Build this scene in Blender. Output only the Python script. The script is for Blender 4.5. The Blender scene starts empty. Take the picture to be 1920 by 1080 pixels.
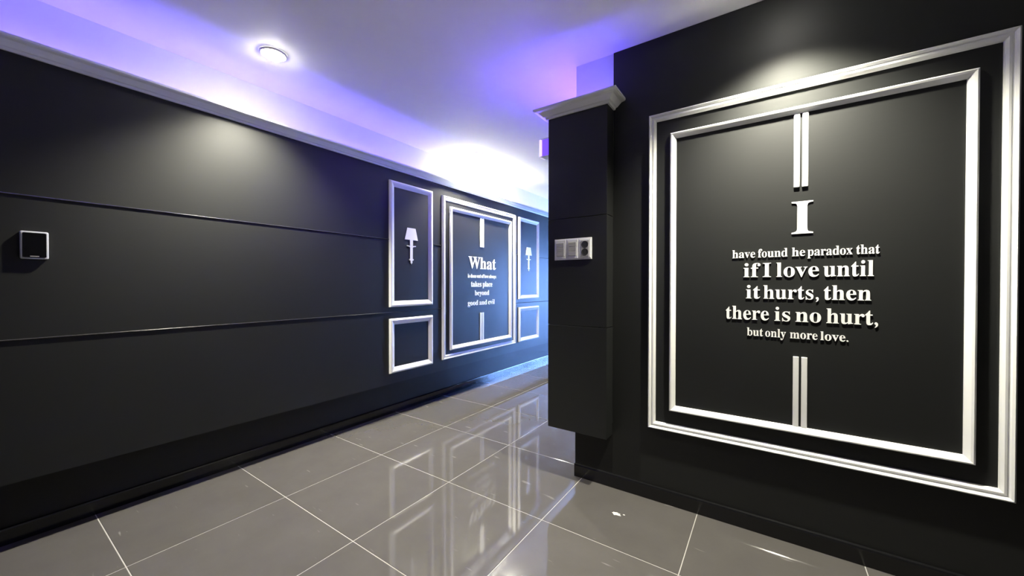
import bpy, math, random, json
from mathutils import Matrix, Vector

random.seed(4)
S = bpy.context.scene
COL = S.collection

# ------------------------------------------------------------------ key dimensions (metres)
CEIL = 2.372          # ceiling height
XL = -2.689           # left structural wall
XP = -2.569           # face of the floating black cladding on the left wall
YW = 2.018            # structural wall on the right that faces the camera
YWF = YW - 0.006      # its black facing
YB = YW - 0.100       # front of the pillar box
XC = -0.922           # corner where that wall returns into the hall
XB0, XB1 = -1.051, -0.700   # pillar box, left and right
ZB, ZT = 0.288, 2.062       # underside and top of the cladding
ZJ1, ZJ2 = 0.880, 1.481     # the two joints
ZCR = 2.110                 # top of the crown moulding
Y0, Y1 = -2.40, 9.20        # room behind the camera ... far end of the hall
X1 = 2.60

# ------------------------------------------------------------------ camera
cd = bpy.data.cameras.new('camera')
cd.sensor_width = 36.0
cd.lens = 36.0 * 703.9 / 1920.0
cd.clip_start = 0.02
camera = bpy.data.objects.new('camera', cd)
camera.location = (0, 0, 1.109)
camera.rotation_euler = (math.radians(90 - 0.5), math.radians(-0.045), math.radians(34.231))
COL.objects.link(camera)
S.camera = camera

# ------------------------------------------------------------------ world, exposure
W = bpy.data.worlds.new('world')
S.world = W
W.use_nodes = True
bg = W.node_tree.nodes['Background']
bg.inputs[0].default_value = (0.20, 0.40, 1.0, 1)
bg.inputs[1].default_value = 75.0
vs = S.view_settings
vs.view_transform = 'Standard'
vs.look = 'None'
vs.gamma = 1.0
vs.use_curve_mapping = False
vs.exposure = -0.38
S.cycles.use_denoising = True
S.cycles.max_bounces = 10
S.cycles.diffuse_bounces = 6
S.cycles.sample_clamp_indirect = 0.0

DOWN_POWER = 560.0
LED_POWER = 20.0

# three upward fill spots, added unseen to brighten the ceiling: beside the camera, behind it and in the hall behind the pillar
for nm, (lx, ly) in (('ceiling_fill_beside', (0.95, 0.15)), ('ceiling_fill_behind', (-1.0, -0.95)), ('ceiling_fill_hall', (-1.65, 4.3))):
    ud = bpy.data.lights.new(nm, 'SPOT'); ud.energy = 8.0 if nm == 'ceiling_fill_hall' else 32.0; ud.color = (0.72, 0.64, 1.0) if nm == 'ceiling_fill_behind' else (0.97, 0.94, 1.0)
    ud.spot_size = math.radians(125); ud.spot_blend = 0.6; ud.shadow_soft_size = 0.12
    uo = bpy.data.objects.new(nm, ud); uo.location = (lx, ly, 0.25); uo.rotation_euler = (math.pi, 0, 0)
    COL.objects.link(uo)

# ------------------------------------------------------------------ materials
def new_mat(name):
    m = bpy.data.materials.new(name)
    m.use_nodes = True
    nt = m.node_tree
    return m, nt, nt.nodes, nt.links, nt.nodes['Principled BSDF']

def simple(name, col, rough=0.5, spec=0.5, metal=0.0, noise=0.0, scale=60.0, bump=0.0):
    m, nt, N, L, b = new_mat(name)
    b.inputs['Base Color'].default_value = (*col, 1)
    b.inputs['Roughness'].default_value = rough
    b.inputs['Specular IOR Level'].default_value = spec
    b.inputs['Metallic'].default_value = metal
    if noise or bump:
        tc = N.new('ShaderNodeTexCoord')
        n = N.new('ShaderNodeTexNoise'); n.inputs['Scale'].default_value = scale; n.inputs['Detail'].default_value = 3
        L.new(tc.outputs['Object'], n.inputs['Vector'])
        if noise:
            r = N.new('ShaderNodeMix'); r.data_type = 'RGBA'
            r.inputs[6].default_value = (*[c * (1 - noise) for c in col], 1)
            r.inputs[7].default_value = (*[min(1, c * (1 + noise)) for c in col], 1)
            L.new(n.outputs['Fac'], r.inputs[0]); L.new(r.outputs[2], b.inputs['Base Color'])
        if bump:
            bp = N.new('ShaderNodeBump'); bp.inputs['Strength'].default_value = bump; bp.inputs['Distance'].default_value = 0.002
            L.new(n.outputs['Fac'], bp.inputs['Height']); L.new(bp.outputs[0], b.inputs['Normal'])
    return m

def emit(name, col, strength):
    m, nt, N, L, b = new_mat(name)
    b.inputs['Base Color'].default_value = (*col, 1)
    b.inputs['Emission Color'].default_value = (*col, 1)
    b.inputs['Emission Strength'].default_value = strength
    return m

def black_board():
    """Satin black board with a very fine horizontal grain."""
    m, nt, N, L, b = new_mat('black_board')
    g = N.new('ShaderNodeNewGeometry')
    mp = N.new('ShaderNodeMapping'); mp.inputs['Scale'].default_value = (9, 9, 260)
    n = N.new('ShaderNodeTexNoise'); n.inputs['Scale'].default_value = 1.0; n.inputs['Detail'].default_value = 4
    n2 = N.new('ShaderNodeTexNoise'); n2.inputs['Scale'].default_value = 1.7; n2.inputs['Detail'].default_value = 2
    L.new(g.outputs['Position'], mp.inputs['Vector']); L.new(mp.outputs[0], n.inputs['Vector'])
    L.new(g.outputs['Position'], n2.inputs['Vector'])
    mx = N.new('ShaderNodeMix'); mx.data_type = 'RGBA'
    mx.inputs[6].default_value = (0.0056, 0.0061, 0.0064, 1); mx.inputs[7].default_value = (0.0085, 0.0091, 0.0094, 1)
    L.new(n.outputs['Fac'], mx.inputs[0]); L.new(mx.outputs[2], b.inputs['Base Color'])
    mr = N.new('ShaderNodeMapRange'); mr.inputs[3].default_value = 0.46; mr.inputs[4].default_value = 0.54
    L.new(n2.outputs['Fac'], mr.inputs[0]); L.new(mr.outputs[0], b.inputs['Roughness'])
    bp = N.new('ShaderNodeBump'); bp.inputs['Strength'].default_value = 0.05; bp.inputs['Distance'].default_value = 0.001
    L.new(n.outputs['Fac'], bp.inputs['Height']); L.new(bp.outputs[0], b.inputs['Normal'])
    b.inputs['Specular IOR Level'].default_value = 0.42
    return m

def tile_mat():
    """Polished grey-brown porcelain, each tile a touch different, with faint clouding and scuffs."""
    m, nt, N, L, b = new_mat('polished_tile')
    tc = N.new('ShaderNodeNewGeometry')
    oi = N.new('ShaderNodeObjectInfo')
    n = N.new('ShaderNodeTexNoise'); n.inputs['Scale'].default_value = 5.0; n.inputs['Detail'].default_value = 5; n.inputs['Roughness'].default_value = 0.6
    L.new(tc.outputs['Position'], n.inputs['Vector'])
    mx = N.new('ShaderNodeMix'); mx.data_type = 'RGBA'
    mx.inputs[6].default_value = (0.072, 0.067, 0.064, 1); mx.inputs[7].default_value = (0.097, 0.091, 0.087, 1)
    L.new(n.outputs['Fac'], mx.inputs[0])
    hs = N.new('ShaderNodeHueSaturation')
    mr = N.new('ShaderNodeMapRange'); mr.inputs[3].default_value = 0.94; mr.inputs[4].default_value = 1.06
    L.new(oi.outputs['Random'], mr.inputs[0]); L.new(mr.outputs[0], hs.inputs['Value']); L.new(mx.outputs[2], hs.inputs['Color'])
    # scuffs: thin stretched pale marks
    mp = N.new('ShaderNodeMapping'); mp.inputs['Scale'].default_value = (7, 34, 7); mp.inputs['Rotation'].default_value = (0, 0, 0.6)
    sn = N.new('ShaderNodeTexNoise'); sn.inputs['Scale'].default_value = 1.0; sn.inputs['Detail'].default_value = 2
    L.new(tc.outputs['Position'], mp.inputs['Vector']); L.new(mp.outputs[0], sn.inputs['Vector'])
    sr = N.new('ShaderNodeMapRange'); sr.inputs[1].default_value = 0.70; sr.inputs[2].default_value = 0.82; sr.inputs[4].default_value = 0.5
    L.new(sn.outputs['Fac'], sr.inputs[0])
    m2 = N.new('ShaderNodeMix'); m2.data_type = 'RGBA'; m2.inputs[7].default_value = (0.34, 0.33, 0.31, 1)
    L.new(sr.outputs[0], m2.inputs[0]); L.new(hs.outputs[0], m2.inputs[6]); L.new(m2.outputs[2], b.inputs['Base Color'])
    rr = N.new('ShaderNodeMapRange'); rr.inputs[3].default_value = 0.035; rr.inputs[4].default_value = 0.07
    L.new(n.outputs['Fac'], rr.inputs[0]); L.new(rr.outputs[0], b.inputs['Roughness'])
    b.inputs['Specular IOR Level'].default_value = 0.75
    return m

M = {
    'black': black_board(),
    'kick': simple('black_recess_paint', (0.006, 0.006, 0.0065), 0.5, 0.3, noise=0.2),
    'gloss': simple('gloss_black_skirting', (0.006, 0.006, 0.007), 0.16, 0.5, noise=0.2),
    'bead': simple('gloss_black_bead', (0.02, 0.02, 0.022), 0.14, 1.0, noise=0.1),
    'white': simple('white_wall_paint', (0.80, 0.80, 0.80), 0.65, 0.3, noise=0.02, scale=20, bump=0.05),
    'mould': simple('white_moulding_paint', (0.70, 0.70, 0.70), 0.38, 0.5, noise=0.015, scale=25),
    'letter': simple('white_lettering', (0.76, 0.76, 0.76), 0.4, 0.5, noise=0.01),
    'tile': tile_mat(),
    'grout': simple('pale_grout', (0.34, 0.33, 0.31), 0.8, 0.2, noise=0.08, scale=90),
    'plastic': simple('white_plastic', (0.78, 0.78, 0.80), 0.35, 0.5, noise=0.01),
    'rocker': simple('grey_rocker', (0.36, 0.35, 0.36), 0.45, 0.5, noise=0.03),
    'dark': simple('dark_plastic', (0.03, 0.03, 0.034), 0.4, 0.5, noise=0.05),
    'screen': simple('black_glass', (0.004, 0.004, 0.005), 0.12, 0.5, noise=0.05),
    'pale_spot': simple('matt_white_spot', (0.55, 0.54, 0.52), 0.6, 0.3, noise=0.1),
    'silver': simple('brushed_silver', (0.55, 0.56, 0.60), 0.3, 0.5, 1.0, noise=0.05, scale=200),
    'rim': simple('pale_silver_rim', (0.62, 0.63, 0.68), 0.3, 0.6, 0.3, noise=0.02),
    'bulb': emit('lit_bulb', (1.0, 0.97, 0.88), 180.0),
    'bulb_soft': emit('lit_frosted_bulb', (1.0, 0.97, 0.88), 60.0),
    'led_white': emit('warm_white_led', (1.0, 0.93, 0.80), 6.0),
    'led': emit('violet_led', (0.24, 0.14, 1.0), 9.0),
    'cap': emit('lit_lilac_cap', (0.80, 0.62, 1.0), 1.5),
    'violet_lamp': emit('violet_lamp_glow', (0.16, 0.07, 1.0), 1.6),
    'glass': simple('window_glass', (1, 1, 1), 0.02, 0.5),
    'frame_metal': simple('grey_window_frame', (0.35, 0.36, 0.38), 0.4, 0.5, 0.6, noise=0.03),
}
_g = M['glass'].node_tree.nodes['Principled BSDF']
_g.inputs['Transmission Weight'].default_value = 1.0
_g.inputs['IOR'].default_value = 1.02

# ------------------------------------------------------------------ helpers
def link(o, parent=None):
    COL.objects.link(o)
    if parent is not None:
        o.parent = parent
    return o

def mesh_obj(name, verts, faces, m, parent=None, smooth=False):
    me = bpy.data.meshes.new(name)
    me.from_pydata([tuple(v) for v in verts], [], faces)
    me.materials.append(m)
    if smooth:
        for p in me.polygons: p.use_smooth = True
    me.update()
    return link(bpy.data.objects.new(name, me), parent)

def box_vf(x0, x1, y0, y1, z0, z1, base=0):
    v = [(x0, y0, z0), (x1, y0, z0), (x1, y1, z0), (x0, y1, z0), (x0, y0, z1), (x1, y0, z1), (x1, y1, z1), (x0, y1, z1)]
    f = [(0, 3, 2, 1), (4, 5, 6, 7), (0, 1, 5, 4), (1, 2, 6, 5), (2, 3, 7, 6), (3, 0, 4, 7)]
    return v, [tuple(base + i for i in q) for q in f]

def box(name, b, m, parent=None, bevel=0.0):
    v, f = box_vf(*b)
    o = mesh_obj(name, v, f, m, parent)
    if bevel:
        import bmesh
        bm = bmesh.new(); bm.from_mesh(o.data)
        bmesh.ops.bevel(bm, geom=bm.edges[:], offset=bevel, segments=2, affect='EDGES', profile=0.5)
        bm.to_mesh(o.data); bm.free()
    return o

def boxes(name, bl, m, parent=None):
    V, F = [], []
    for b in bl:
        v, f = box_vf(*b, base=len(V)); V += v; F += f
    return mesh_obj(name, V, F, m, parent)

def struct(o):
    o['kind'] = 'structure'
    return o

def tag(o, label, cat, group=None):
    o['label'] = label; o['category'] = cat
    if group: o['group'] = group
    return o

def thing(name, label, cat, loc=(0, 0, 0), basis=None, group=None):
    o = bpy.data.objects.new(name, None)
    o.empty_display_size = 0.05
    if basis is not None:
        o.matrix_world = Matrix.Translation(loc) @ basis
    else:
        o.location = loc
    link(o)
    return tag(o, label, cat, group)

# plane bases: local x runs to the right along the wall, local y up, local z out of the wall
BL = Matrix(((0, 0, 1, 0), (1, 0, 0, 0), (0, 1, 0, 0), (0, 0, 0, 1)))       # left wall, faces +X
BR = Matrix(((1, 0, 0, 0), (0, 0, -1, 0), (0, 1, 0, 0), (0, 0, 0, 1)))      # right wall, faces -Y

INFILL = 0.0063
def on_left(u, v): return (XP, u, v), BL
def on_infill(u, v): return (XP + INFILL, u, v), BL
def on_right(u, v): return (0 + u, YWF, v), BR

def sweep(name, rings, m, parent=None, closed_ends=True, smooth=False):
    """Skin a list of rings (each a closed list of points)."""
    n = len(rings[0]); V = [p for r in rings for p in r]; F = []
    for i in range(len(rings) - 1):
        for j in range(n):
            k = (j + 1) % n
            F.append((i * n + j, i * n + k, (i + 1) * n + k, (i + 1) * n + j))
    if closed_ends:
        F.append(tuple(range(n - 1, -1, -1))); F.append(tuple((len(rings) - 1) * n + j for j in range(n)))
    return mesh_obj(name, V, F, m, parent, smooth)

# moulding sections: (inset from the outer edge as a share of the width, height off the wall)
DOUBLE = [(0.0, 0.0), (0.0, 0.010), (0.07, 0.020), (0.22, 0.026), (0.38, 0.022), (0.46, 0.017), (0.54, 0.017), (0.62, 0.019), (0.78, 0.019), (0.94, 0.012), (1.0, 0.006), (1.0, 0.0)]
SINGLE = [(0.0, 0.0), (0.0, 0.010), (0.10, 0.020), (0.30, 0.024), (0.52, 0.021), (0.80, 0.012), (1.0, 0.006), (1.0, 0.0)]

def frame(name, label, place, u0, u1, v0, v1, w, section, group=None, lift=1.0, infill=False):
    """Mitred picture-frame moulding on a wall: four rails."""
    uc = (u0 + u1) / 2
    loc, basis = place(uc, v0)
    t = thing(name, label, 'moulding', loc, basis, group)
    a, b, h = u0 - uc, u1 - uc, v1 - v0
    def corner(cx, cy, sx, sy):
        return [(cx + sx * s * w, cy + sy * s * w, z * lift) for s, z in section]
    bl, br = corner(a, 0, 1, 1), corner(b, 0, -1, 1)
    tl, tr = corner(a, h, 1, -1), corner(b, h, -1, -1)
    sweep('top_rail', [tl, tr], M['mould'], t)
    sweep('bottom_rail', [br, bl], M['mould'], t)
    sweep('side_rail', [bl, tl], M['mould'], t)
    sweep('side_rail', [tr, br], M['mould'], t)
    if infill:      # the board inside the moulding covers the joints
        q = w * 0.5
        box('infill_board', (XP, XP + 0.0062, u0 + q, u1 - q, v0 + q, v1 - q), M['black'], wall_left)
    return t

def crown_ring(p, dx, dy):
    """Crown section at plan point p; (dx, dy) points out from the face."""
    sec = [(0.0, 0.0), (0.010, 0.0), (0.014, 0.010), (0.022, 0.012), (0.030, 0.020), (0.044, 0.032), (0.060, 0.036), (0.066, 0.040), (0.066, 0.050), (-0.010, 0.050), (-0.010, 0.0)]
    return [(p[0] + dx * s, p[1] + dy * s, ZT - 0.002 + z) for s, z in sec]

# ------------------------------------------------------------------ the setting
# floor: a grout bed with every tile its own piece
floor = struct(box('floor', (XL, X1, Y0, Y1, -0.05, -0.0012), M['grout']))
TX, TY, GX, GY, GAP = 0.600, 0.589, -2.0756, 0.3592, 0.0034
cache = {}
ix0 = math.floor((XL - GX) / TX); iy0 = math.floor((Y0 - GY) / TY)
x = ix0
while GX + x * TX < X1:
    y = iy0
    while GY + y * TY < Y1:
        xa, xb = max(GX + x * TX + GAP / 2, XL), min(GX + (x + 1) * TX - GAP / 2, X1)
        ya, yb = max(GY + y * TY + GAP / 2, Y0), min(GY + (y + 1) * TY - GAP / 2, Y1)
        inside_block = xa > XC and ya > YW + 0.15          # under the wall block, nothing to lay
        if xb - xa > 0.02 and yb - ya > 0.02 and not inside_block:
            key = (round(xb - xa, 4), round(yb - ya, 4))
            if key not in cache:
                hx, hy, c = key[0] / 2, key[1] / 2, 0.0012
                V = [(-hx, -hy, -0.011), (hx, -hy, -0.011), (hx, hy, -0.011), (-hx, hy, -0.011),
                     (-hx, -hy, -c), (hx, -hy, -c), (hx, hy, -c), (-hx, hy, -c),
                     (-hx + c, -hy + c, 0), (hx - c, -hy + c, 0), (hx - c, hy - c, 0), (-hx + c, hy - c, 0)]
                F = [(8, 9, 10, 11)] + [(i, (i + 1) % 4, 4 + (i + 1) % 4, 4 + i) for i in range(4)] + [(4 + i, 4 + (i + 1) % 4, 8 + (i + 1) % 4, 8 + i) for i in range(4)]
                me = bpy.data.meshes.new('tile'); me.from_pydata(V, [], F); me.materials.append(M['tile']); me.update()
                cache[key] = me
            o = link(bpy.data.objects.new('tile', cache[key]), floor)
            o.location = ((xa + xb) / 2, (ya + yb) / 2, 0)
        y += 1
    x += 1

ceiling = struct(box('ceiling', (XL - 0.12, X1 + 0.12, Y0 - 0.12, Y1 + 0.12, CEIL, CEIL + 0.1), M['white']))

# left wall: white structural wall, black toe board, three floating boards with beads in the joints
wall_left = struct(box('wall_left', (XL - 0.12, XL, Y0, Y1, -0.05, CEIL), M['white']))
box('toe_board', (XL, XL + 0.006, Y0, Y1, 0, ZB + 0.06), M['kick'], wall_left)
JG = 0.003
def boards(x0, x1, y0, y1, parent):
    for a, b in ((ZB, ZJ1 - JG), (ZJ1 + JG, ZJ2 - JG), (ZJ2 + JG, ZT)):
        box('board', (x0, x1, y0, y1, a, b), M['black'], parent)
boards(XL + 0.006, XP, Y0, Y1, wall_left)
for zj in (ZJ1, ZJ2):
    sec = [(-0.02, -JG), (0.0, -JG), (0.0045, -JG * 0.9), (0.006, 0.0), (0.004, JG * 0.9), (0.0, JG), (-0.02, JG)]
    sweep('joint_bead', [[(XP + s, yy, zj + z) for s, z in sec] for yy in (Y0, Y1)], M['bead'], wall_left)

# wall on the right that faces the camera, its black facing and the hall wall behind the pillar
wall_right = struct(box('wall_right', (XC, X1, YW, YW + 0.14, -0.05, CEIL), M['white']))
box('facing_board', (XB1, X1, YWF, YW, 0, CEIL - 0.001), M['black'], wall_right)
box('toe_board', (XC, XB1 - 0.0005, YWF, YW, 0, ZB + 0.06), M['kick'], wall_right)
wall_back = struct(box('wall_back', (XL, X1, Y0 - 0.12, Y0, -0.05, CEIL), M['black']))
wall_side = struct(box('wall_side', (X1, X1 + 0.12, Y0, YW + 0.14, -0.05, CEIL), M['black']))

# hall wall behind the pillar, with the low window (out of sight) that lets blue daylight onto the left wall
WY0, WY1, WZ0, WZ1 = 5.60, 8.70, 0.10, 1.75
wall_hall = struct(boxes('wall_hall', [(XC, XC + 0.14, YW + 0.14, WY0, -0.05, CEIL), (XC, XC + 0.14, WY1, Y1, -0.05, CEIL),
                                       (XC, XC + 0.14, WY0, WY1, -0.05, WZ0), (XC, XC + 0.14, WY0, WY1, WZ1, CEIL)], M['white']))
box('toe_board', (XC - 0.006, XC, YW + 0.141, WY0 - 0.6, 0, ZB + 0.06), M['kick'], wall_hall)
wall_end = struct(box('wall_end', (XL, XC + 0.14, Y1, Y1 + 0.12, -0.05, CEIL), M['white']))
win = bpy.data.objects.new('window_1', None); win.location = (XC + 0.07, (WY0 + WY1) / 2, WZ0); link(win); struct(win)
hw, hh = (WY1 - WY0) / 2, WZ1 - WZ0
boxes('window_frame', [(-0.03, 0.03, -hw, -hw + 0.05, 0, hh), (-0.03, 0.03, hw - 0.05, hw, 0, hh), (-0.03, 0.03, -0.025, 0.025, 0.05, hh - 0.05),
                       (-0.03, 0.03, -hw + 0.05, hw - 0.05, 0, 0.05), (-0.03, 0.03, -hw + 0.05, hw - 0.05, hh - 0.05, hh)], M['frame_metal'], win)
for ya, yb in ((-hw + 0.05, -0.025), (0.025, hw - 0.05)):
    box('pane', (-0.003, 0.003, ya, yb, 0.05, hh - 0.05), M['glass'], win)
pl = bpy.data.lights.new('window_portal', 'AREA'); pl.shape = 'RECTANGLE'; pl.size = hh; pl.size_y = 2 * hw
pl.cycles.is_portal = True
po = bpy.data.objects.new('window_portal', pl); po.location = (XC + 0.15, (WY0 + WY1) / 2, (WZ0 + WZ1) / 2)
po.rotation_euler = (0, math.radians(90), 0); link(po)

# pillar: boards that float in front of the wall and wrap round its corner into the hall
pillar = struct(bpy.data.objects.new('wall_pillar', None)); pillar.location = (0, 0, 0); link(pillar)
for a, b in ((ZB, ZJ1 - 0.0012), (ZJ1 + 0.0012, ZJ2 - 0.0012), (ZJ2 + 0.0012, ZT)):
    box('board', (XB0, XB1, YB, YWF, a, b), M['black'], pillar, bevel=0.0012)
    box('return_board', (XB0, XC - 0.0005, YWF + 0.001, 5.0, a, b), M['black'], pillar)

# crown mouldings on top of the cladding
struct(sweep('trim_1', [crown_ring((XP, Y0), 1, 0), crown_ring((XP, Y1), 1, 0)], M['mould']))
struct(sweep('trim_2', [crown_ring((XB1, YWF), 1, 0), crown_ring((XB1, YB), 1, -1), crown_ring((XB0, YB), -1, -1), crown_ring((XB0, 5.0), -1, 0)], M['mould']))

# skirtings
def skirting(name, ring_at, ends):
    sec = [(0.0, 0.0), (0.014, 0.0), (0.014, 0.064), (0.011, 0.070), (0.0, 0.072)]
    return struct(sweep(name, [[ring_at(e, s, z) for s, z in sec] for e in ends], M['gloss']))
skirting('baseboard_left', lambda e, s, z: (XL + 0.006 + s, e, z), (Y0, Y1))
skirting('baseboard_right', lambda e, s, z: (e, YWF - s, z), (XC, X1))

# ------------------------------------------------------------------ ceiling lights
def downlight(x, y, label, power=DOWN_POWER, spot=114, bulb='bulb'):
    t = thing('downlight', label, 'ceiling light', (x, y, CEIL))
    n = 32
    rings = []
    for r, z in ((0.066, -0.0005), (0.066, -0.005), (0.062, -0.009), (0.055, -0.008), (0.051, -0.0015)):
        rings.append([(r * math.cos(2 * math.pi * k / n), r * math.sin(2 * math.pi * k / n), z) for k in range(n)])
    sweep('trim_ring', rings, M['mould'], t, closed_ends=False, smooth=True)
    rings = []
    for r, z in ((0.050, -0.0015), (0.049, -0.010), (0.042, -0.020), (0.026, -0.027), (0.003, -0.030)):
        rings.append([(r * math.cos(2 * math.pi * k / n), r * math.sin(2 * math.pi * k / n), z) for k in range(n)])
    sweep('lens', rings, M[bulb], t, closed_ends=True, smooth=True)
    ld = bpy.data.lights.new('downlight_lamp', 'SPOT')
    ld.energy = power; ld.color = (1.0, 0.96, 0.78)
    ld.spot_size = math.radians(spot); ld.spot_blend = 1.0; ld.shadow_soft_size = 0.03
    lo = link(bpy.data.objects.new('downlight_lamp', ld), t)
    lo.location = (0, 0, -0.05)
    return t
downlight(-2.242, 0.973, 'round white recessed ceiling light shining nearest the black left wall boards')
downlight(-2.331, 2.830, 'round recessed ceiling light above the double framed quote in the hall', 360.0)
downlight(-2.411, 3.514, 'round recessed ceiling light farthest along the hall', 360.0)
downlight(0.070, 1.680, 'round recessed ceiling light over the large framed love quote', bulb='bulb_soft')

# violet LED tapes lying in the coves behind the crowns
def led_tape(label, x, y0, y1, z, boost=1.0, col=(0.13, 0.085, 1.0), turn=0.0, m='led'):
    o = thing('led_tape', label, 'led strip', (x, (y0 + y1) / 2, z))
    o.rotation_euler = (0, 0, turn)
    h = (y1 - y0) / 2
    box('backing', (-0.006, 0.006, -h, h, 0, 0.002), M['plastic'], o)
    box('light_strip', (-0.004, 0.004, -h, h, 0.002, 0.005), M[m], o)
    ld = bpy.data.lights.new('led_glow', 'AREA'); ld.shape = 'RECTANGLE'; ld.size = 0.012; ld.size_y = 2 * h
    ld.energy = boost * LED_POWER * (y1 - y0) / 4; ld.color = col
    lo = link(bpy.data.objects.new('led_glow', ld), o)
    lo.location = (0, 0, 0.008); lo.rotation_euler = (math.radians(180), 0, 0)
    return o
led_tape('violet light tape lying in the cove behind the left crown moulding nearest the camera', -2.63, -2.2, 2.50, ZT + 0.001)
led_tape('warm white light tape lying in the cove behind the left crown down the hall', -2.63, 2.56, 9.0, ZT + 0.001, 0.2, (1.0, 0.93, 0.78), 0.0, 'led_white')
led_tape('violet light tape lying on the pillar top behind its crown moulding', -0.985, 2.1, 4.95, ZT + 0.001, 2.4, (0.11, 0.04, 1.0))
led_tape('short violet light tape lying on the pillar top facing the camera', -0.86, 1.96 - 0.12, 1.96 + 0.12, ZT + 0.001, 1.7, (0.12, 0.07, 1.0), math.radians(90))

# ------------------------------------------------------------------ mouldings on the left wall
def FL(u, v):     # figures were read on a face 2 cm deeper; bring them onto this one
    k = 2.569 / 2.589
    return u * k, 1.109 + (v - 1.109) * k
def lframe(name, label, u0, u1, v0, v1, w, section, group=None, lift=1.0, infill=True):
    a, c = FL(u0, v0); b, d = FL(u1, v1)
    return frame(name, label, on_left if infill else on_infill, a, b, c, d, w, section, group, lift, infill)
lframe('panel_moulding', 'tall white moulding holding the lamp silhouette nearest the camera', 1.994, 2.474, 0.922, 1.976, 0.050, SINGLE)
lframe('panel_moulding', 'low white moulding under the nearer lamp silhouette', 1.994, 2.474, 0.370, 0.825, 0.050, SINGLE)
lframe('panel_moulding', 'outer white moulding round the quote about good and evil', 2.602, 3.858, 0.384, 1.967, 0.042, DOUBLE)
lframe('panel_moulding', 'inner white moulding close round the quote about good and evil', 2.702, 3.764, 0.464, 1.876, 0.040, SINGLE, infill=False)
lframe('panel_moulding', 'tall white moulding holding the lamp silhouette farther down the hall', 3.940, 4.435, 0.926, 1.962, 0.050, SINGLE)
lframe('panel_moulding', 'low white moulding under the farther lamp silhouette', 3.945, 4.435, 0.388, 0.825, 0.050, SINGLE)

# ------------------------------------------------------------------ mouldings on the right wall
frame('panel_moulding', 'large outer white moulding round the quote about love and hurt', on_right, -0.509, 0.698, 0.372, 1.976, 0.036, DOUBLE)
frame('panel_moulding', 'large inner white moulding close round the quote about love and hurt', on_right, -0.406, 0.608, 0.476, 1.866, 0.028, SINGLE)

# ------------------------------------------------------------------ pairs of upright bars
def bar_pair(label, place, uc, w, gap, v0, v1):
    loc, basis = place(uc, v0)
    t = thing('bar_pair', label, 'trim', loc, basis)
    for s in (-1, 1):
        x0 = s * gap / 2; x1 = s * (gap / 2 + w)
        box('bar', (min(x0, x1), max(x0, x1), 0, v1 - v0, 0, 0.008), M['mould'], t, bevel=0.002)
    return t
bar_pair('pair of white upright bars above the letter I', on_right, 0.1145, 0.0205, 0.008, 1.524, 1.8375)
bar_pair('pair of white upright bars below the words only more love', on_right, 0.1165, 0.0205, 0.008, 0.5045, 0.803)
a, b = FL(3.205, 1.517)[0], None
bar_pair('pair of white upright bars above the word What', on_infill, FL(3.207, 0)[0], 0.026, 0.012, FL(0, 1.517)[1], FL(0, 1.833)[1])
bar_pair('pair of white upright bars below the words good and evil', on_infill, FL(3.207, 0)[0], 0.026, 0.012, FL(0, 0.507)[1], FL(0, 0.805)[1])

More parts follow.
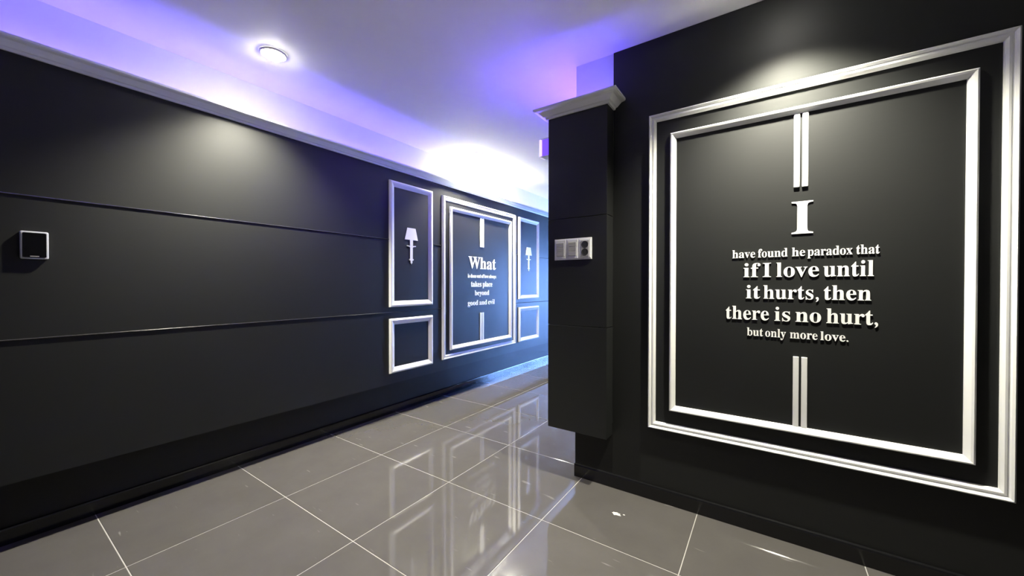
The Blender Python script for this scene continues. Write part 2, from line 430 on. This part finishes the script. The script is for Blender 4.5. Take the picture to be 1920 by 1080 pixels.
# ------------------------------------------------------------------ raised lettering: bold roman capitals and lower case
GLYPHS = json.loads(r'''{",":[219,[[59,-118,124,-84,163,-32,176,26,167,77,143,111,105,123,63,107,46,66,60,26,95,10,93,-50,59,-99]]],".":[219,[[109,111,67,93,49,51,67,9,109,-9,151,9,169,51,151,93]]],"I":[388,[[20,0,20,26,63,34,91,48,107,73,112,112,112,576,107,614,94,637,67,648,20,653,20,678,364,678,364,653,319,648,292,637,277,614,272,576,272,115,279,66,289,50,307,39,366,26,366,0]]],"W":[910,[[254,-16,48,585,23,636,4,648,-23,653,-23,678,269,678,269,653,223,643,213,631,209,611,220,555,332,228,448,525,426,594,414,623,398,640,375,648,341,653,341,678,654,678,654,653,602,643,585,613,594,575,706,247,805,550,817,605,813,627,801,641,780,649,749,653,749,678,929,678,929,653,904,644,885,627,856,565,664,-16,637,-16,470,460,283,-16]]],"a":[512,[[379,-15,337,-8,310,15,298,52,225,3,142,-13,96,-6,60,17,38,51,30,94,46,154,95,203,177,244,296,283,296,359,292,395,278,421,255,435,220,440,171,432,155,408,169,382,179,363,183,344,178,320,164,301,142,288,115,284,87,289,67,303,53,324,49,352,55,385,73,415,103,439,141,458,188,470,241,474,332,464,392,435,425,385,436,313,436,93,439,59,453,51,477,62,490,41,438,-1],[225,50,259,61,296,94,296,252,229,225,189,183,176,125,188,69]]],"b":[537,[[64,-17,64,578,62,617,55,638,39,649,12,654,12,678,206,678,206,415,261,459,329,474,379,467,423,445,459,411,486,365,503,310,509,247,502,175,481,112,447,59,402,19,347,-7,286,-15,220,-1,156,42,79,-17],[272,21,317,34,345,73,360,141,365,238,360,318,344,374,316,406,274,417,252,413,231,402,215,383,206,360,206,102,213,57,235,30]]],"c":[437,[[232,-15,178,-7,129,16,88,53,56,101,36,159,29,223,37,292,60,353,96,403,143,442,198,467,260,475,324,467,373,444,403,409,413,365,409,340,397,321,377,308,352,304,319,312,299,335,292,373,293,389,294,404,284,433,252,442,205,424,176,370,167,279,176,183,204,114,248,71,304,57,356,70,404,107,424,90,369,32,305,-3]]],"d":[551,[[208,-15,159,-7,116,16,79,52,52,99,35,156,29,219,35,291,54,354,83,405,121,443,167,466,217,474,281,460,332,417,332,597,328,623,316,641,294,650,262,654,262,678,475,678,475,112,477,81,484,61,498,48,526,41,526,16,438,8,332,-15,332,58,280,3],[255,42,278,47,301,62,320,84,332,113,332,360,324,383,307,402,285,414,259,418,219,406,194,372,180,312,175,228,179,146,193,87,218,53]]],"e":[448,[[229,-15,174,-7,126,16,86,52,55,102,36,163,29,234,36,300,56,358,88,406,130,443,179,466,234,474,311,460,371,417,408,349,421,258,421,247,174,247,189,145,230,83,297,63,353,79,402,128,424,108,370,40,305,-1],[173,286,300,286,300,320,297,375,288,413,269,435,240,442,203,427,180,380,173,303]]],"f":[318,[[22,0,22,24,59,33,74,52,78,109,78,412,24,412,24,462,78,462,78,526,90,596,126,649,183,681,259,692,315,685,357,664,383,632,392,595,388,567,375,546,356,533,334,529,310,533,291,544,279,560,275,582,287,626,292,635,294,644,288,656,268,660,243,655,229,640,220,581,220,462,303,462,303,412,220,412,220,97,224,60,235,38,258,28,297,24,297,0]]],"g":[487,[[217,-209,132,-202,71,-181,34,-149,21,-111,41,-68,102,-38,52,-1,35,45,42,80,63,110,99,138,152,164,86,200,46,251,33,316,39,360,59,399,90,430,131,454,179,469,234,474,292,469,347,453,472,453,472,399,399,399,425,354,434,303,428,262,411,225,384,195,348,172,305,158,256,153,234,154,211,155,187,151,168,141,154,125,150,106,165,81,210,73,261,73,332,70,386,60,425,43,451,19,465,-14,470,-55,454,-119,406,-168,326,-199],[234,185,264,193,284,217,294,257,297,314,294,371,284,411,264,434,234,442,204,434,185,411,174,371,170,314,174,257,185,217,204,193],[239,-173,324,-165,375,-140,392,-98,387,-76,371,-62,344,-54,305,-51,144,-51,118,-77,109,-108,117,-133,141,-154,181,-168]]],"h":[567,[[27,0,27,24,52,28,67,38,75,56,78,83,78,594,76,621,68,639,53,650,28,655,28,678,220,678,220,397,284,455,362,474,434,456,478,403,492,315,492,83,495,56,502,39,517,28,541,24,541,0,301,0,301,24,308,24,340,39,350,83,350,323,341,384,327,399,302,404,258,391,220,350,220,83,222,56,230,39,244,28,268,24,268,0]]],"i":[295,[[150,539,121,544,97,561,80,585,75,614,80,644,97,668,121,685,150,690,179,685,204,668,220,644,225,614,220,585,203,561,179,544],[27,0,27,24,52,29,68,38,75,55,78,83,78,375,76,406,70,424,55,433,30,437,31,462,221,462,221,83,223,56,230,39,244,29,268,24,268,0]]],"k":[534,[[26,0,26,24,52,29,68,39,75,56,78,83,78,592,70,640,56,649,30,654,31,678,220,678,220,251,338,369,357,393,363,414,350,431,311,437,306,437,306,462,514,462,514,437,459,423,409,387,331,311,515,51,536,31,560,24,560,0,314,0,314,24,323,24,348,30,356,47,345,73,242,219,220,200,220,83,222,56,230,39,244,29,268,24,268,0]]],"l":[297,[[27,0,27,24,52,29,68,38,75,55,78,83,78,592,70,639,56,650,30,654,30,678,221,678,221,83,223,56,230,39,244,29,268,24,268,0]]],"m":[825,[[27,0,27,24,52,28,67,38,75,56,78,83,78,377,76,404,68,423,53,434,28,438,28,462,218,462,218,394,280,454,353,474,412,465,453,436,477,389,542,453,622,474,693,456,736,403,750,315,750,83,752,56,760,39,774,28,798,24,798,0,562,0,562,24,586,28,600,39,608,57,610,83,610,323,601,384,587,399,562,404,520,391,483,353,483,83,485,57,493,39,507,28,530,24,530,0,297,0,297,24,321,28,335,39,343,57,345,83,345,323,336,384,322,399,297,404,254,391,218,350,218,83,220,57,227,40,241,29,264,24,264,0]]],"n":[567,[[27,0,27,24,52,28,67,38,75,56,78,83,78,377,76,404,68,423,53,434,28,438,28,462,220,462,220,398,283,455,362,474,434,456,478,403,492,315,492,83,495,56,502,39,517,28,541,24,541,0,301,0,301,24,308,24,340,39,350,83,350,323,341,384,327,399,302,404,258,391,220,350,220,83,222,56,230,39,244,28,268,24,268,0]]],"o":[501,[[251,-15,189,-7,135,17,90,55,56,105,35,163,28,229,35,296,56,356,90,405,135,443,189,466,250,474,311,466,365,443,410,406,444,357,465,298,472,229,465,161,444,102,410,53,366,16,312,-7],[251,17,287,27,311,58,324,121,327,229,323,338,309,403,285,435,251,445,214,434,191,403,178,338,174,230,178,122,191,58,215,27]]],"p":[553,[[26,-207,26,-184,60,-175,75,-150,78,-95,78,362,76,400,69,422,55,433,29,439,29,462,213,462,213,391,247,438,291,466,343,475,393,467,436,444,472,407,499,360,515,302,521,238,515,169,498,108,470,56,434,18,389,-7,338,-15,272,1,220,48,220,-86,226,-147,235,-164,249,-175,294,-183,294,-207],[291,42,330,54,356,88,371,148,376,230,372,310,359,369,335,403,296,414,254,398,220,350,220,102,249,57]]],"r":[428,[[27,0,27,24,52,29,68,38,75,55,78,83,78,375,76,406,69,425,55,433,30,437,31,462,217,462,217,375,245,417,279,449,313,468,347,474,384,469,410,453,426,428,431,396,427,370,414,349,394,336,369,331,346,334,331,344,308,372,296,383,281,387,261,380,241,360,227,327,222,286,222,83,226,55,237,38,258,28,294,24,294,0]]],"s":[429,[[225,-15,181,-9,129,9,109,13,89,6,76,-13,53,-13,53,157,79,157,99,101,129,58,167,31,209,22,242,26,266,40,281,60,286,87,273,125,232,156,159,193,113,221,81,252,62,288,55,328,65,386,97,433,146,465,210,475,247,471,296,458,307,456,317,454,332,459,343,475,363,475,363,330,340,330,320,378,293,413,259,434,222,441,194,437,173,426,160,408,156,386,160,364,172,346,218,315,285,282,329,255,360,226,377,189,383,141,372,77,340,27,289,-5]]],"t":[340,[[184,-14,133,-7,98,16,79,53,72,106,72,415,30,415,30,446,131,550,192,631,215,631,215,462,309,462,309,415,215,415,215,122,223,76,233,64,250,60,282,73,307,111,331,98,294,36,245,-2]]],"u":[558,[[195,-15,136,-5,97,26,75,75,68,144,68,369,66,399,59,421,43,433,17,438,17,462,211,462,211,110,214,87,225,69,241,57,263,53,305,64,340,98,340,369,337,401,329,422,312,434,282,438,282,462,482,462,482,104,485,76,493,58,509,49,536,44,536,19,446,11,340,-15,340,60,312,29,277,5,238,-10]]],"v":[456,[[212,-15,57,369,33,419,18,432,-4,437,-4,462,244,462,244,438,232,438,202,431,192,411,194,399,275,182,351,376,359,405,345,430,303,438,303,462,454,462,454,439,430,430,414,415,387,362,238,-15]]],"w":[647,[[182,-15,25,394,9,424,-16,437,-16,462,206,462,206,437,178,431,170,411,172,396,178,376,248,189,314,350,299,396,282,430,250,439,250,462,481,462,481,437,450,430,440,411,441,401,443,390,500,210,569,381,576,410,573,422,566,430,530,439,530,462,663,462,663,439,645,435,633,424,613,384,453,-15,430,-15,332,293,208,-15]]],"x":[475,[[7,0,7,22,51,43,92,84,183,203,64,392,36,424,6,437,6,462,251,462,251,438,220,433,209,417,222,387,273,306,333,382,345,400,349,415,346,425,338,432,299,438,299,462,463,462,463,441,421,421,378,378,295,274,434,54,451,32,475,23,475,0,231,0,231,24,265,29,273,36,276,45,272,64,258,88,205,170,145,91,131,69,126,51,137,29,170,22,175,22,175,0]]],"y":[447,[[78,-209,43,-203,15,-186,-4,-159,-10,-125,-6,-101,7,-79,27,-64,53,-59,77,-63,95,-73,107,-91,111,-113,111,-121,110,-130,115,-143,128,-147,147,-138,170,-110,193,-66,209,-7,54,373,37,410,23,428,-5,437,-7,437,-7,462,241,462,241,437,202,431,194,423,191,409,193,397,198,382,276,177,343,359,352,387,354,408,351,422,342,431,302,437,302,462,446,462,446,437,427,432,413,418,386,361,241,-36,193,-143,168,-174,142,-195,113,-205]]]}''')
_gm = {}
def glyph_mesh(c):
    if c in _gm: return _gm[c]
    cu = bpy.data.curves.new('glyph', 'CURVE'); cu.dimensions = '2D'; cu.fill_mode = 'BOTH'; cu.extrude = 0.5
    for L in GLYPHS[c][1]:
        s = cu.splines.new('POLY'); n = len(L) // 2
        s.points.add(n - 1)
        for i in range(n):
            s.points[i].co = (L[2 * i] / 1000, L[2 * i + 1] / 1000, 0, 1)
        s.use_cyclic_u = True
    o = bpy.data.objects.new('glyph', cu)
    COL.objects.link(o)
    dg = bpy.context.evaluated_depsgraph_get()
    me = bpy.data.meshes.new_from_object(o.evaluated_get(dg))
    bpy.data.objects.remove(o); bpy.data.curves.remove(cu)
    me.name = 'letter'
    me.transform(Matrix.Translation((0, 0, 0.5)))
    me.materials.clear(); me.materials.append(M['letter'])
    _gm[c] = me
    return me

def ink(text, space):
    """(left, right) of the inked text and pen positions, in ems."""
    pen, pos = 0.0, []
    for c in text:
        if c == ' ': pen += space; continue
        pos.append((c, pen)); pen += GLYPHS[c][0] / 1000
    def xs(c): return [v for L in GLYPHS[c][1] for v in L[0::2]]
    lo = min(p + min(xs(c)) / 1000 for c, p in pos); hi = max(p + max(xs(c)) / 1000 for c, p in pos)
    return lo, hi, pos

def text_line(label, place, text, u0, u1, v0, size, depth=0.004, space=0.25):
    """One line of cut letters: inked from u0 to u1 on the baseline v0."""
    lo, hi, pos = ink(text, space)
    k = (u1 - u0) / (hi - lo)
    uc = (u0 + u1) / 2
    loc, basis = place(uc, v0)
    t = thing('wall_lettering', label, 'lettering', loc, basis)
    for c, p in pos:
        o = link(bpy.data.objects.new('letter', glyph_mesh(c)), t)
        o.location = (u0 - uc + (p - lo) * k, 0, 0)
        o.scale = (k, size, depth)
    return t

text_line('large white letter I standing alone above the lines about the paradox', on_right, 'I', 0.084, 0.157, 1.327, 0.202)
def word_line(label, place, words, v0, size, depth=0.004):
    """A line whose words each have their own measured span."""
    uc = (words[0][1] + words[-1][2]) / 2
    loc, basis = place(uc, v0)
    t = thing('wall_lettering', label, 'lettering', loc, basis)
    for w, u0, u1 in words:
        lo, hi, pos = ink(w, 0.25)
        k = (u1 - u0) / (hi - lo)
        for c, p in pos:
            o = link(bpy.data.objects.new('letter', glyph_mesh(c)), t)
            o.location = (u0 - uc + (p - lo) * k, 0, 0)
            o.scale = (k, size, depth)
    return t
word_line('small white letters reading have found he paradox that', on_right, [('have', -0.135, -0.046), ('found', -0.036, 0.071), ('he', 0.086, 0.131), ('paradox', 0.139, 0.281), ('that', 0.292, 0.360)], 1.232, 0.054)
word_line('white letters reading if I love until', on_right, [('if', -0.091, -0.026), ('I', -0.018, 0.013), ('love', 0.031, 0.177), ('until', 0.191, 0.344)], 1.144, 0.092)
word_line('white letters reading it hurts, then', on_right, [('it', -0.081, -0.026), ('hurts,', -0.015, 0.177), ('then', 0.193, 0.337)], 1.048, 0.088)
word_line('white letters reading there is no hurt, in the widest bold line', on_right, [('there', -0.160, 0.006), ('is', 0.026, 0.082), ('no', 0.100, 0.185), ('hurt,', 0.202, 0.357)], 0.952, 0.089)
word_line('small white letters reading but only more love.', on_right, [('but', -0.076, -0.015), ('only', -0.007, 0.067), ('more', 0.081, 0.174), ('love.', 0.183, 0.271)], 0.880, 0.053)
def ltext(label, text, u0, u1, v, size):
    a, vv = FL(u0, v); b = FL(u1, v)[0]
    text_line(label, on_infill, text, a, b, vv, size, space=0.2)
ltext('large white word What heading the quote in the hall', 'What', 2.985, 3.460, 1.280, 0.185)
ltext('tiny white letters reading is done out of love always', 'is done out of love always', 2.975, 3.467, 1.183, 0.056)
ltext('white letters reading takes place', 'takes place', 3.026, 3.396, 1.087, 0.084)
ltext('white letters reading beyond', 'beyond', 3.086, 3.337, 0.995, 0.078)
ltext('white letters reading good and evil', 'good and evil', 2.974, 3.440, 0.890, 0.078)

# ------------------------------------------------------------------ flat wall-lamp silhouettes
def poly_prism(name, pts, d, m, parent):
    n = len(pts)
    return sweep(name, [[(x, y, 0) for x, y in pts], [(x, y, d) for x, y in pts]], m, parent)
def silhouette(label, u, v):
    uc, vc = FL(u, v)
    loc, basis = on_infill(uc, vc)
    t = thing('lamp_silhouette', label, 'wall decal', loc, basis)
    D = 0.005
    poly_prism('shade', [(-0.072, 0.208), (0.072, 0.208), (0.045, 0.310), (-0.045, 0.310)], D, M['letter'], t)
    poly_prism('candle', [(-0.016, 0.158), (0.016, 0.158), (0.016, 0.208), (-0.016, 0.208)], D, M['letter'], t)
    poly_prism('drip_tray', [(-0.010, 0.138), (0.010, 0.138), (0.022, 0.148), (0.050, 0.152), (0.050, 0.160), (0.018, 0.157), (-0.018, 0.157), (-0.050, 0.160), (-0.050, 0.152), (-0.022, 0.148)], D, M['letter'], t)
    poly_prism('stem', [(-0.014, 0.046), (0.014, 0.046), (0.014, 0.139), (-0.014, 0.139)], D, M['letter'], t)
    poly_prism('finial', [(0.0, -0.002), (0.010, 0.012), (0.008, 0.026), (0.024, 0.034), (0.024, 0.042), (0.010, 0.046), (-0.010, 0.046), (-0.024, 0.042), (-0.024, 0.034), (-0.008, 0.026), (-0.010, 0.012)], D, M['letter'], t)
    return t
silhouette('white wall lamp silhouette in the tall moulding nearest the camera', 2.225, 1.290)
silhouette('white wall lamp silhouette in the tall moulding farther down the hall', 4.180, 1.283)

# ------------------------------------------------------------------ switch and socket plate on the pillar
t = thing('switch_plate', 'white triple plate with two switches and a double socket on the pillar', 'switch', (-0.8945, YB, 1.307), BR)
box('plate', (-0.112, 0.112, -0.059, 0.059, 0, 0.007), M['plastic'], t, bevel=0.002)
for k in range(3):
    xc = -0.0735 + 0.0735 * k
    if k < 2:
        md = box('switch_module', (xc - 0.033, xc + 0.033, -0.052, 0.052, 0.006, 0.010), M['plastic'], t, bevel=0.0015)
        for j in range(3):
            zc = -0.025 + 0.025 * j
            box('rocker', (xc - 0.023, xc + 0.023, zc - 0.0118, zc + 0.0118, 0.009, 0.0135), M['rocker'], md, bevel=0.001)
    else:
        md = box('socket_module', (xc - 0.033, xc + 0.033, -0.052, 0.052, 0.006, 0.010), M['plastic'], t, bevel=0.0015)
        box('socket_insert', (xc - 0.022, xc + 0.024, -0.043, 0.043, 0.009, 0.012), M['rocker'], md, bevel=0.001)
        for zc in (-0.020, 0.021):
            n = 20
            rg = [[(xc + 0.001 + r * math.cos(2 * math.pi * i / n), zc + r * math.sin(2 * math.pi * i / n), z) for i in range(n)]
                  for r, z in ((0.0195, 0.0118), (0.0195, 0.0128), (0.0165, 0.0130), (0.0150, 0.0122))]
            sweep('socket', rg, M['dark'], md)

# ------------------------------------------------------------------ small control panel on the left wall
uc, vc = FL(0.1785, 1.275)
t = thing('control_panel', 'small dark wall control with a silver rim on the left wall', 'control panel', (XP, uc, vc), BL)
def round_rect(hw, hh, r, n=4):
    P = []
    for cx, cy, a0 in ((hw - r, hh - r, 0), (-hw + r, hh - r, 90), (-hw + r, -hh + r, 180), (hw - r, -hh + r, 270)):
        for i in range(n + 1):
            a = math.radians(a0 + 90 * i / n); P.append((cx + r * math.cos(a), cy + r * math.sin(a)))
    return P
def rr_ring(hw, hh, r, z): return [(x, y, z) for x, y in round_rect(hw, hh, r)]
sweep('rim', [rr_ring(0.038, 0.058, 0.006, 0), rr_ring(0.038, 0.058, 0.006, 0.014), rr_ring(0.035, 0.055, 0.005, 0.018), rr_ring(0.032, 0.052, 0.004, 0.018)], M['rim'], t)
sweep('screen', [rr_ring(0.0315, 0.0515, 0.004, 0.017), rr_ring(0.0315, 0.0515, 0.004, 0.0192)], M['screen'], t)
box('nameplate', (-0.012, 0.012, -0.048, -0.045, 0.019, 0.0196), M['rocker'], t)

# ------------------------------------------------------------------ small violet-lit lamp on the hall side of the pillar
t = thing('wall_lamp', 'small white lamp glowing violet on the hall side of the pillar', 'lamp', (XB0, 2.065, 1.957))
boxes('housing', [(-0.128, 0, -0.03, 0.03, 0.050, 0.056), (-0.128, 0, -0.03, 0.03, -0.056, -0.050), (-0.004, 0, -0.03, 0.03, -0.05, 0.05)], M['plastic'], t)
box('lit_end_cap', (-0.130, -0.112, -0.031, 0.031, -0.0565, 0.0565), M['cap'], t, bevel=0.006)
box('diffuser', (-0.1115, -0.005, -0.026, 0.026, -0.0495, 0.0495), M['violet_lamp'], t)
ld = bpy.data.lights.new('violet_glow', 'POINT'); ld.energy = 10.0; ld.color = (0.15, 0.08, 1.0); ld.shadow_soft_size = 0.05
lo = link(bpy.data.objects.new('violet_glow', ld), t); lo.location = (-0.20, 0.0, 0.0)

# ------------------------------------------------------------------ a small matt white spot and fleck laid flat on the floor
def pale_spot(x, y, label):
    t = thing('floor_spot', label, 'stain', (x, y, 0))
    rr = random.Random(7)
    P = [(math.cos(a) * r * 0.026, math.sin(a) * r * 0.015) for a, r in ((2 * math.pi * i / 18, rr.uniform(0.6, 1.1)) for i in range(18))]
    poly_prism('spot', P, 0.0006, M['pale_spot'], t)
    Q = [(px * 0.25 + 0.034, py * 0.3 + 0.012) for px, py in P]
    poly_prism('fleck', Q, 0.0006, M['pale_spot'], t)
pale_spot(-0.6, 1.78, 'small white spot on the floor tile in front of the pillar foot')
